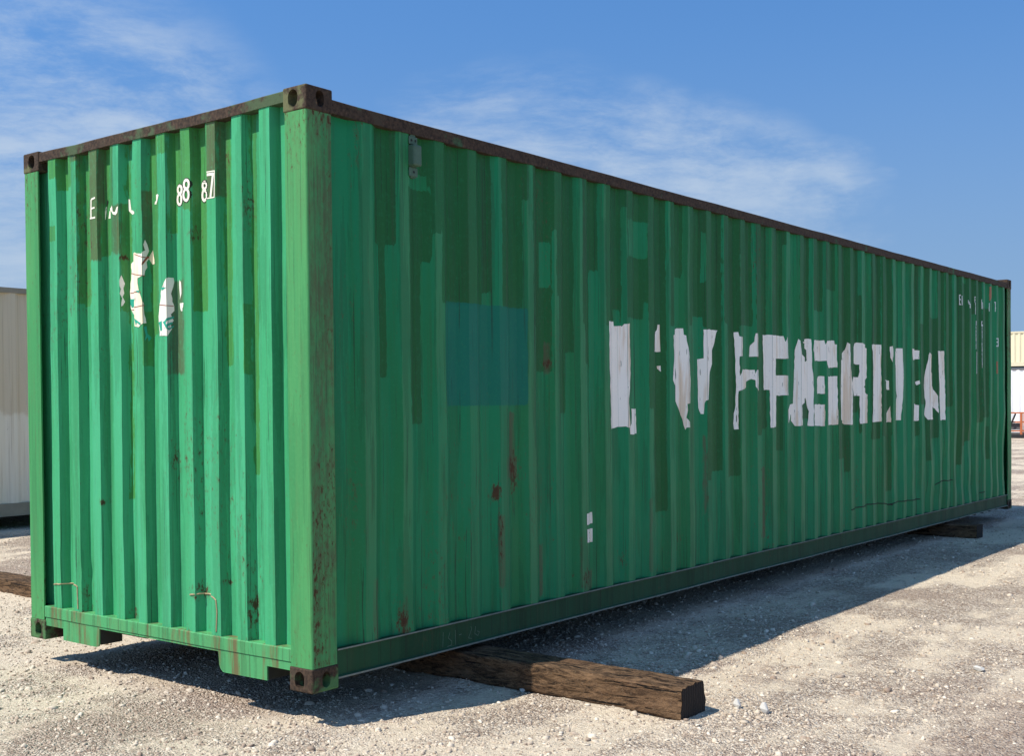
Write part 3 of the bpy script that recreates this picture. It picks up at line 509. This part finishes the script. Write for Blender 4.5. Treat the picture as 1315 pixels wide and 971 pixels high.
def timber(a, b, w, h, ztop, label, seed, group=None):
    """squared baulk from plan point a to b (centre line)"""
    a = Vector((*a, 0)); b = Vector((*b, 0)); d = b-a; ln = d.length
    root = empty('timber_beam', (a.x, a.y, ztop-h), math.atan2(d.y, d.x))
    ns, ring = 200, []
    k = 6; r = .012
    for cx, cy, a0 in ((w/2-r, h-r, 0), (-w/2+r, h-r, 90), (-w/2+r, r, 180), (w/2-r, r, 270)):
        for t in (0, 45, 90): ring.append((cx+r*math.cos(RAD(a0+t)), cy+r*math.sin(RAD(a0+t))))
    dense = []
    for p, q in zip(ring, ring[1:]+ring[:1]):
        m_ = max(1, int(math.hypot(q[0]-p[0], q[1]-p[1])/.014))
        for j in range(m_): dense.append((p[0]+(q[0]-p[0])*j/m_, p[1]+(q[1]-p[1])*j/m_))
    K = len(dense); xs = np.linspace(0, ln, ns+1); D = np.array(dense)
    XX, JJ = np.meshgrid(xs, np.arange(K), indexing='ij')
    dn = .016*fbm(XX*1.1, JJ*.16+seed*9, seed)+.008*fbm(XX*7, JJ*.5, seed+3)+.006*fbm(XX*22, JJ*.9, seed+5)-.018*np.clip(fbm(XX*5, JJ*.45, seed+7)-.22, 0, 1)*2
    ctr = np.array([0, h/2]); dir_ = (D-ctr)/np.linalg.norm(D-ctr, axis=1)[:, None]
    Yv = D[:, 0][None]+dn*dir_[:, 0][None]; Zv = D[:, 1][None]+np.minimum(dn*dir_[:, 1][None], 0)
    V = np.stack([XX, Yv, Zv], -1).reshape(-1, 3)
    i = (np.arange(ns)[:, None]*K+np.arange(K)[None]).ravel(); j2 = (np.arange(ns)[:, None]*K+(np.arange(K)[None]+1) % K).ravel()
    me = me_np('baulk', V, np.stack([i, i+K, j2+K, j2], 1)[:, ::-1], M['wood'])
    link('baulk', me, None, root, smooth=True)
    for s_, e in ((0, 0), (1, ns)):
        pts = [tuple(p) for p in V[e*K:(e+1)*K]]; inn = [(p[0], p[1]*.5, (p[2]-h/2)*.5+h/2) for p in pts]; off = -.002 if s_ == 0 else .002
        c0 = [(pts[0][0]+off, 0, h/2)]
        ff = [(q, (q+1) % K, K+(q+1) % K, K+q) for q in range(K)]+[(K+q, K+(q+1) % K, 2*K) for q in range(K)]
        link('sawn_end', me_py('sawn_end', [(p[0]+off, p[1], p[2]) for p in pts]+[(p[0]+off, p[1], p[2]) for p in inn]+c0, ff), M['endgrain'], root)
    tag(root, label, 'timber', group); return root
timber((1.237, -1.350), (1.237-.24*.0+.24*.36, 5.95), .228, .158, .012, 'long dark timber under the near end, jutting out into the sun', 3)
timber((9.72, -.30), (9.80, 3.1), .215, .150, .012, 'dark timber under the far end, wholly in shadow', 8)

# ---------------------------------------------------------------- corner casting (shared mesh, mirrored to the eight corners)
def stadium(w, h, n=10):
    o = []; r = w/2; s = h/2-r
    for k in range(n+1): t = math.pi*k/n; o.append((r*math.cos(t), s+r*math.sin(t)))
    for k in range(n+1): t = math.pi+math.pi*k/n; o.append((r*math.cos(t), -s+r*math.sin(t)))
    return o
def make_casting():
    base = link('casting_tmp', box(0, .178, 0, .162, 0, .118, .009, 3))
    cuts = []
    def prism(pts, f0, f1):
        k = len(pts); V = [f0(p) for p in pts]+[f1(p) for p in pts]
        F = [(i, (i+1) % k, k+(i+1) % k, k+i) for i in range(k)]+[tuple(range(k))[::-1], tuple(range(k, 2*k))]
        me = me_py('cut', V, F); bm = bmesh.new(); bm.from_mesh(me); bmesh.ops.recalc_face_normals(bm, faces=bm.faces); bm.to_mesh(me); bm.free()
        cuts.append(link('cut', me))
    prism(stadium(.066, .084), lambda p: (-.02, .090+p[0], .057+p[1]), lambda p: (.13, .090+p[0], .057+p[1]))   # end face hole
    prism(stadium(.054, .078), lambda p: (.092+p[0], -.02, .057+p[1]), lambda p: (.092+p[0], .13, .057+p[1]))   # side face hole
    prism(stadium(.060, .10), lambda p: (.092+p[1], .090+p[0], -.02), lambda p: (.092+p[1], .090+p[0], .05))     # bottom / top hole
    me = None
    for c in cuts:
        md = base.modifiers.new('b', 'BOOLEAN'); md.object = c; md.operation = 'DIFFERENCE'; md.solver = 'EXACT'
    bpy.context.view_layer.update()
    me = bpy.data.meshes.new_from_object(base.evaluated_get(bpy.context.evaluated_depsgraph_get())); me.name = 'corner_casting'
    for o in cuts+[base]: bpy.data.objects.remove(o)
    return me
CAST = make_casting()
def castings(root, lx, wy, hz, mat):
    if not CAST.materials: CAST.materials.append(M['cast'])
    for ix in (0, 1):
        for iy in (0, 1):
            for iz in (0, 1):
                o = bpy.data.objects.new('corner_casting', CAST); COL.objects.link(o); o.parent = root
                o.location = (ix*lx, iy*wy, iz*hz); o.scale = (1-2*ix, 1-2*iy, 1-2*iz)
                if mat is M['cast'] and not iz:
                    o.material_slots[0].link = 'OBJECT'; o.material_slots[0].material = M['castlow']
                elif mat is not M['cast']:
                    o.material_slots[0].link = 'OBJECT'; o.material_slots[0].material = mat
def post_poly(flipx, flipy, lx, wy):
    r = .012; p = [(0.003, .150)]
    for t in range(5): a = math.pi+math.pi/2*t/4; p.append((.003+r+r*math.cos(a), .003+r+r*math.sin(a)))
    p += [(.168, .003), (.168, .012), (.013, .012), (.013, .150)]
    return [((lx-x if flipx else x), (wy-y if flipy else y)) for x, y in p]
def posts(root, lx, wy, hz, mat, seg=1, wob=0):
    for ix in (0, 1):
        for iy in (0, 1):
            link('corner_post', extrude(post_poly(ix, iy, lx, wy), 'z', .118, hz-.118, seg, wob, 'corner_post'), mat, root)
BR_SEC = [(.006, .045), (.006, .053), (.017, .060), (.017, .176), (.007, .182), (.007, .187), (.062, .187), (.062, .045)]

# ---------------------------------------------------------------- the green container
root = empty('shipping_container')
tag(root, 'long green corrugated shipping container with peeling white lettering on two timbers', 'container')
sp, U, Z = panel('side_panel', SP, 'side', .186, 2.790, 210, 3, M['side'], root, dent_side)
tag(sp, 'shaded long side with patchy repainting and torn white letters')
def sdf(ops, U, Z, on, off_):
    d = np.full(U.shape, -1.0)
    for op, u0, u1, z0, z1 in ops:
        if op in on: d = np.maximum(d, rectsd(U, Z, u0, u1, z0, z1))
        elif op in off_: d = np.minimum(d, -rectsd(U, Z, u0, u1, z0, z1))
    return np.clip(d, -.05, .05)
def rustf(spots, U, Z):
    f = np.zeros(U.shape)
    for u, z, ru, rz, s in spots: f = np.maximum(f, s*np.exp(-(((U-u)/ru)**2+((Z-z)/rz)**2)*1.2))
    return f
fattr(sp.data, 'dark', sdf(SIDE_PAINT, U, Z, 'd', 'l')); fattr(sp.data, 'teal', sdf(TEAL, U, Z, 't', '')); fattr(sp.data, 'brown', sdf(SIDE_BROWN, U, Z, 'b', ''))
cc = .425+.2794*np.round((U-.425)/.2794); fattr(sp.data, 'ridge', .040-np.abs(U-cc))
rf = rustf(RUST_SIDE, U, Z)+.35*np.exp(-(Z-.19)/.05)*np.clip(fbm(U*9, Z*3, 71)*2, 0, 1)
fattr(sp.data, 'rust', rf)
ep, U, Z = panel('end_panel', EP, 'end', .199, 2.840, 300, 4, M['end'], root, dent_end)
tag(ep, 'sunlit corrugated end wall with peeled stickers and stencilled characters')
fattr(ep.data, 'dark', sdf(END_PAINT, U, Z, 'o', 'f')); fattr(ep.data, 'brown', sdf(END_PAINT, U, Z, 'b', '')); fattr(ep.data, 'teal', np.full(U.shape, -1.0))
fattr(ep.data, 'ridge', np.full(U.shape, -.05)); fattr(ep.data, 'rust', rustf(RUST_END, U, Z)+.5*np.exp(-(Z-.2)/.03)*np.clip(fbm(U*14, Z*3, 73)*2, 0, 1))
# unseen walls and roof
bs, _, _ = panel('side_panel', np.stack([SP[:, 0], W-SP[:, 1]], 1), 'side', .186, 2.79, 2, 1, M['side'], root)
RP = np.array([(.17, 2.845)]+[p for k in range(56) for p in ((.26+.21*k, 2.845), (.275+.21*k, 2.862), (.345+.21*k, 2.862), (.36+.21*k, 2.845))]+[(12.02, 2.845)])
V = [(x, y, z) for x, z in RP for y in (.05, W-.05)]
link('roof_panel', me_py('roof_panel', V, [(2*k, 2*k+2, 2*k+3, 2*k+1) for k in range(len(RP)-1)]), M['endrail'], root)
for k in (0, 1):
    d = link('door', box(L-.10, L-.05, .175+k*1.046, 1.216+k*1.046, .20, 2.80, .004, 1), M['side'], root)
    for q in (.25, .75):
        y = .175+k*1.046+q*1.04; link('lock_rod', tube([(L-.03, y, .12), (L-.03, y, 2.86)], .017, 8), M['grey'], d)
# frame
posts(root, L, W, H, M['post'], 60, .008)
castings(root, L, W, H, M['cast'])
for fl in (0, 1):
    s = [(W-y if fl else y, z) for y, z in [(.005, 2.786), (.005, 2.848), (.010, 2.852), (.065, 2.852), (.065, 2.786)]]
    link('top_side_rail', extrude(s, 'x', .172, L-.172, 80, .006, 'top_side_rail'), M['rail'], root)
    s = [(W-y if fl else y, z) for y, z in BR_SEC]
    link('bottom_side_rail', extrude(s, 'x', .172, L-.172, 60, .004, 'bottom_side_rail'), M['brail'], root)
for nm, y0, y1, z0, z1 in (('rail_lip', .003, .0065, .1815, .1885), ('rail_flange', .001, .0055, .0440, .0520)):
    link(nm, extrude([(y0, z0), (y0, z1), (y1, z1), (y1, z0)], 'x', .175, L-.175, 60, .004, nm), M['lip'], root)
link('top_end_rail', extrude([(.006, 2.829), (.006, 2.878), (.012, 2.884), (.10, 2.884), (.10, 2.829)], 'y', .158, W-.158, 40, .016, 'top_end_rail'), M['endrail'], root)
link('door_header', box(L-.10, L-.004, .16, W-.16, 2.80, 2.88, .004, 1), M['endrail'], root)
link('door_sill', box(L-.12, L-.004, .16, W-.16, .03, .19, .004, 1), M['brail'], root)
# front bottom sill with fork and tunnel cut-outs
P_ = [(.158, .134), (2.280, .134), (2.280, .085), (2.100, .085), (2.100, .017), (1.772, .016), (1.748, .022), (1.741, .040), (1.739, .122), (.700, .122), (.694, .055), (.684, .034), (.664, .019), (.331, .022), (.331, .094), (.158, .094)]
link('bottom_end_sill', extrude([(y, z) for y, z in P_], 'x', .009, .017, 1, 0, 'sill'), M['sill'], root)
link('sill_beam', extrude([(.004, .1365), (.004, .196), (.008, .2005), (.078, .2005), (.078, .1365)], 'y', .153, W-.153, 40, .003, 'sill_beam'), M['sill'], root)
# inner cheeks of the cut-outs
for y, z0, z1 in ((2.097, .018, .084), (1.742, .03, .13), (.692, .05, .13), (.334, .023, .093)):
    link('sill_gusset', box(.019, .16, y-.004, y+.004, z0, z1), M['steel'], root)
link('tunnel_plate', box(.03, 3.3, .70, 1.735, .1305, .1345), M['steel'], root)
link('floor_underside', box(.02, L-.12, .066, W-.066, .176, .184), M['steel'], root)
cmv = box(-.022, .022, .064, W-.064, .0135, .1745, 0, 1, 'cross_member')
cmv2 = box(-.022, .022, .064, .69, .0135, .1745, 0, 1, 'cross_member')
for k in range(39):
    x = .36+.30*k
    if x < 3.3:
        for fl in (0, 1):
            o = link('cross_member', cmv2, M['steel'], root); o.location.x = x
            if fl: o.location.y = W; o.scale.y = -1
    else:
        o = link('cross_member', cmv, M['steel'], root); o.location.x = x
# lettering on the long side
for ch, polys in LETTERS:
    for pg in polys:
        o = drape('letter_fragment', [pg], SP, 'side', dent_side, M['vinyl'], sp, gap=.0009)
        o['label'] = 'torn white film fragment of a large letter %s' % ch
drape('stencil_mark', SIDE_MARKS, SP, 'side', dent_side, M['mark_side'], sp, amp=.002, step=.02)['kind'] = 'stuff'
for q in PEACH: drape('primer_patch', [q], SP, 'side', dent_side, M['peach'], sp)
for s in STICKER: drape('sticker', [s], SP, 'side', dent_side, M['cream'], sp, amp=.001)
u0, z0 = STICKER[1][0]
drape('sticker_print', [[(u0+.02+.013*((k*7) % 3), z0-.025-.018*k), (u0+.042, z0-.03-.018*k), (u0+.03, z0-.018-.018*k)] for k in range(4)], SP, 'side', dent_side, M['black'], sp, off=.0028, amp=0)['kind'] = 'stuff'
V = []; F = []
for pl in CHALK:
    for qd in ribbon(pl, .0045):
        s = len(V); V += [(u, .0158, z) for u, z in qd]; F.append(tuple(range(s, s+4)))
link('chalk_scrawl', me_py('chalk_scrawl', V, F), M['chalk'], root)['kind'] = 'stuff'
for p in WELDS_SIDE: link('weld_seam', tube(on_wall(p, SP, 'side', dent_side, .001), .005, 5), M['steel'], sp)
# end wall markings
for q in END_STICKER: drape('peeled_sticker', [q], EP, 'end', dent_end, M['cream'], ep, amp=.004, step=.02)
for q in END_RED: drape('sticker_print', ribbon(q, .004), EP, 'end', dent_end, M['redprint'], ep, off=.0028, amp=0)
for q in END_GREEN: drape('sticker_print', [q], EP, 'end', dent_end, M['greenprint'], ep, off=.0030, amp=.001)
for k in (0, 2, 4):
    rg = END_RINGS[k:k+2]
    o = drape('stencil_digit', sum([ribbon(q, .015) for q in rg], []), EP, 'end', dent_end, M['mark'], ep, amp=0)
    drape('digit_outline', sum([ribbon([(a_, b_) for a_, b_ in q], .024) for q in rg], []), EP, 'end', dent_end, M['black'], ep, off=.0009, amp=0)
drape('stencil_digit', ribbon(END_STROKES[0], .015), EP, 'end', dent_end, M['mark'], ep, amp=0)
drape('digit_frame', ribbon(END_STROKES[1], .006), EP, 'end', dent_end, M['mark'], ep, amp=0)
for q in END_MARKS: drape('stencil_stroke', [q], EP, 'end', dent_end, M['mark'], ep, amp=.0015)
for q in END_BLACK: drape('dark_scuff', [q], EP, 'end', dent_end, M['black'], ep, off=.0022, amp=.0015)
for p in WELDS_END: link('weld_bead', tube(on_wall(p, EP, 'end', dent_end, .002), .0042, 5), M['weld'], ep)
link('panel_joint', tube([surf(EP, 'end', dent_end, 1.228+.0, z, .001) for z in np.linspace(.21, 2.82, 60)], .003, 4), M['steel'], ep)
# ventilator high on the long side
v = link('ventilator', box(.737, .800, -.028, .03, 2.617, 2.728, .010, 2), M['grey'], root)
for z0, z1 in ((2.733, 2.772), (2.566, 2.612)):
    t_ = link('mounting_tab', box(.734, .800, .004, .010, z0, z1, .002, 1), M['grey'], v)
    for yy in ((.752, .782) if z0 > 2.7 else (.768,)):
        link('screw_hole', me_py('screw_hole', [(yy+.007*math.cos(t*math.pi/4), .0025, (z0+z1)/2+.007*math.sin(t*math.pi/4)) for t in range(8)], [tuple(range(8))]), M['black'], t_)
for z_, h_ in ((2.75, .08), (2.59, .06)): link('tab_stem', box(.75, .79, .0105, .05, z_-h_/2, z_+h_/2), M['grey'], v)

# ---------------------------------------------------------------- other containers
def band_mat(name, base, base2, stain):
    m, nt, b = newmat(name); co = coords(nt)
    s = nd(nt, 'SeparateXYZ', {0: co}).outputs[2]; n = noise(nt, co, 3.0, 5.0, .6); st = noise(nt, mapv(nt, co, (22, 22, .5)), 1.0, 4.0, .65)
    k = sstep(nt, mth(nt, 'ADD', s, mth(nt, 'MULTIPLY', mth(nt, 'SUBTRACT', n, .5), .5)), 1.32, 1.22)
    c = mix(nt, k, base, base2)
    c = mix(nt, mth(nt, 'MULTIPLY', sstep(nt, st, .48, .72), .6), c, stain)
    sp_ = noise(nt, mapv(nt, co, (1, 1, .5)), 14.0, 5.0, .7)
    c = mix(nt, sstep(nt, sp_, .70, .76), c, (.13, .055, .025))
    nt.links.new(c, b.inputs['Base Color']); b.inputs['Roughness'].default_value = .6
    return m
def plain_container(name, label, lx, wy, hz, mat, railmat, loc, rz, pitch=.2794, group=None):
    r = empty(name, loc, rz); tag(r, label, 'container', group)
    n = int((lx-.42)/pitch); f = pitch/.2794
    p = [(.165, .048)]
    for k in range(n):
        c = .16+(lx-.32-n*pitch)/2+pitch*(k+.5); p += [(c-.104*f, .048), (c-.036*f, .012), (c+.036*f, .012), (c+.104*f, .048)]
    p = np.array(p+[(lx-.165, .048)])
    panel('side_panel', p, 'side', .186, hz-.106, 2, 1, mat, r)
    panel('side_panel', np.stack([p[:, 0], wy-p[:, 1]], 1), 'side', .186, hz-.106, 2, 1, mat, r)
    for fl in (0, 1):
        q = EP.copy(); q[:, 1] = lx-q[:, 1] if fl else q[:, 1]
        panel('end_panel', q, 'end', .199, hz-.056, 2, 1, mat, r)
        link('top_side_rail', box(.172, lx-.172, wy-.065 if fl else .005, wy-.005 if fl else .065, hz-.11, hz-.045), railmat, r)
        link('bottom_side_rail', box(.172, lx-.172, wy-.062 if fl else .006, wy-.006 if fl else .062, .03, .187), railmat, r)
        link('top_end_rail', box(lx-.1 if fl else .006, lx-.006 if fl else .1, .158, wy-.158, hz-.067, hz-.012), railmat, r)
        link('bottom_end_sill', box(lx-.1 if fl else .006, lx-.006 if fl else .1, .158, wy-.158, .02, .2), railmat, r)
    posts(r, lx, wy, hz, railmat); castings(r, lx, wy, hz, railmat)
    link('roof_panel', box(.08, lx-.08, .05, wy-.05, hz-.05, hz-.04), railmat, r)
    link('floor_underside', box(.1, lx-.1, .063, wy-.063, .03, .18), M['steel'], r)
    return r
M['beige'] = band_mat('faded beige paint', (.68, .57, .40), (.84, .76, .60), (.48, .37, .23))
M['beige_rail'] = plain('beige rail', (.30, .26, .19), .6, .3, 8)
plain_container('storage_container', 'faded beige container standing behind the green one, rust stained', 12.192, 2.438, 2.885, M['beige'], M['beige_rail'], (-3.6, 9.45, .035), 0)
for x in (-2.0, 7.6): timber((x, 9.2), (x, 12.2), .22, .15, .035+.02, 'dark timber under the faded beige container', int(x*3+20), 'timbers under the beige container')
M['white'] = band_mat('white paint', (.80, .80, .80), (.80, .80, .80), (.70, .70, .68))
M['creamc'] = band_mat('cream paint', (.72, .66, .46), (.72, .66, .46), (.60, .54, .38)); M['creamr'] = plain('cream rail', (.66, .60, .42), .6, .15)
M['greyr'] = plain('grey rail', (.10, .10, .10), .6, .2)
zb = float(gz(48, 8))
wc = plain_container('storage_container', 'white container on the ground below the cream one', 12.192, 2.438, 2.80, M['white'], M['greyr'], (46.9, 14.6, zb), RAD(-90))
plain_container('storage_container', 'cream low container stacked on top of the white one', 12.192, 2.438, 1.46, M['creamc'], M['creamr'], (46.9, 14.6, zb+2.80), RAD(-90), .2)
# orange steel frame in front of the white container
M['orange'] = plain('orange paint', (.42, .125, .05), .6, .35); M['tyre'] = plain('dark rubber', (.03, .03, .03), .9, .3)
fr = empty('equipment_frame', (45.4, 8.9, zb), RAD(-90)); tag(fr, 'orange steel equipment frame standing before the white container', 'frame')
for x in (0, .75, 1.5):
    for y in (0, .5): link('upright', box(x-.04, x+.04, y-.04, y+.04, .0, .96), M['orange'], fr)
for y in (0, .5):
    for z in (.28, .62, .98): link('crossbar', box(-.06, 1.56, y-.03, y+.03, z-.025, z+.025), M['orange'], fr)
for x in (.18, .95): link('brace', tube([(x, -.08, .02), (x+.38, -.08, .95)], .035, 8), M['tyre'], fr)
link('skid', box(-.1, 1.6, -.1, .6, .0, .14), M['tyre'], fr)
link('tool_box', box(.1, .7, .08, .42, .33, .58, .01, 1), M['greyr'], fr)

for o in bpy.data.objects:
    if o.parent is root and o.name.startswith('corner_post'):
        me = o.data; co = np.empty(len(me.vertices)*3, np.float32); me.vertices.foreach_get('co', co); co = co.reshape(-1, 3)
        lo = (co[:, 1] < .01) & (co[:, 0] > .012) & (co[:, 0] < L-.012)  # long-side faces: rust stains, browned further to paint in their shade
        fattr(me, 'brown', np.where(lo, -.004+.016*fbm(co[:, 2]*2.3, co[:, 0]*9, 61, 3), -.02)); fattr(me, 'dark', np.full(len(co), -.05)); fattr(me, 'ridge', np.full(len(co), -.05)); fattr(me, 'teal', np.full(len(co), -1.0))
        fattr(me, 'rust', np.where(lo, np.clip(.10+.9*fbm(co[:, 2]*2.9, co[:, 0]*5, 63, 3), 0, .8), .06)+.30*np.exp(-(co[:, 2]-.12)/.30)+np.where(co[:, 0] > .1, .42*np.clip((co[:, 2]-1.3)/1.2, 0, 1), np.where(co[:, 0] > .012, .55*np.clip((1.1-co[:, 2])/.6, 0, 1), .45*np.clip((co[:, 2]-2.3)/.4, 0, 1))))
# paint attributes that plain parts do not carry
PM = {M[k].name for k in ('side', 'end', 'post', 'sill', 'brail')}
for me in bpy.data.meshes:
    if me.materials and me.materials[0] and me.materials[0].name in PM and 'dark' not in me.attributes:
        for a, v in (('dark', -.05), ('ridge', -.05), ('brown', -1.0), ('teal', -1.0), ('rust', 0.0)): fattr(me, a, np.full(len(me.vertices), v))
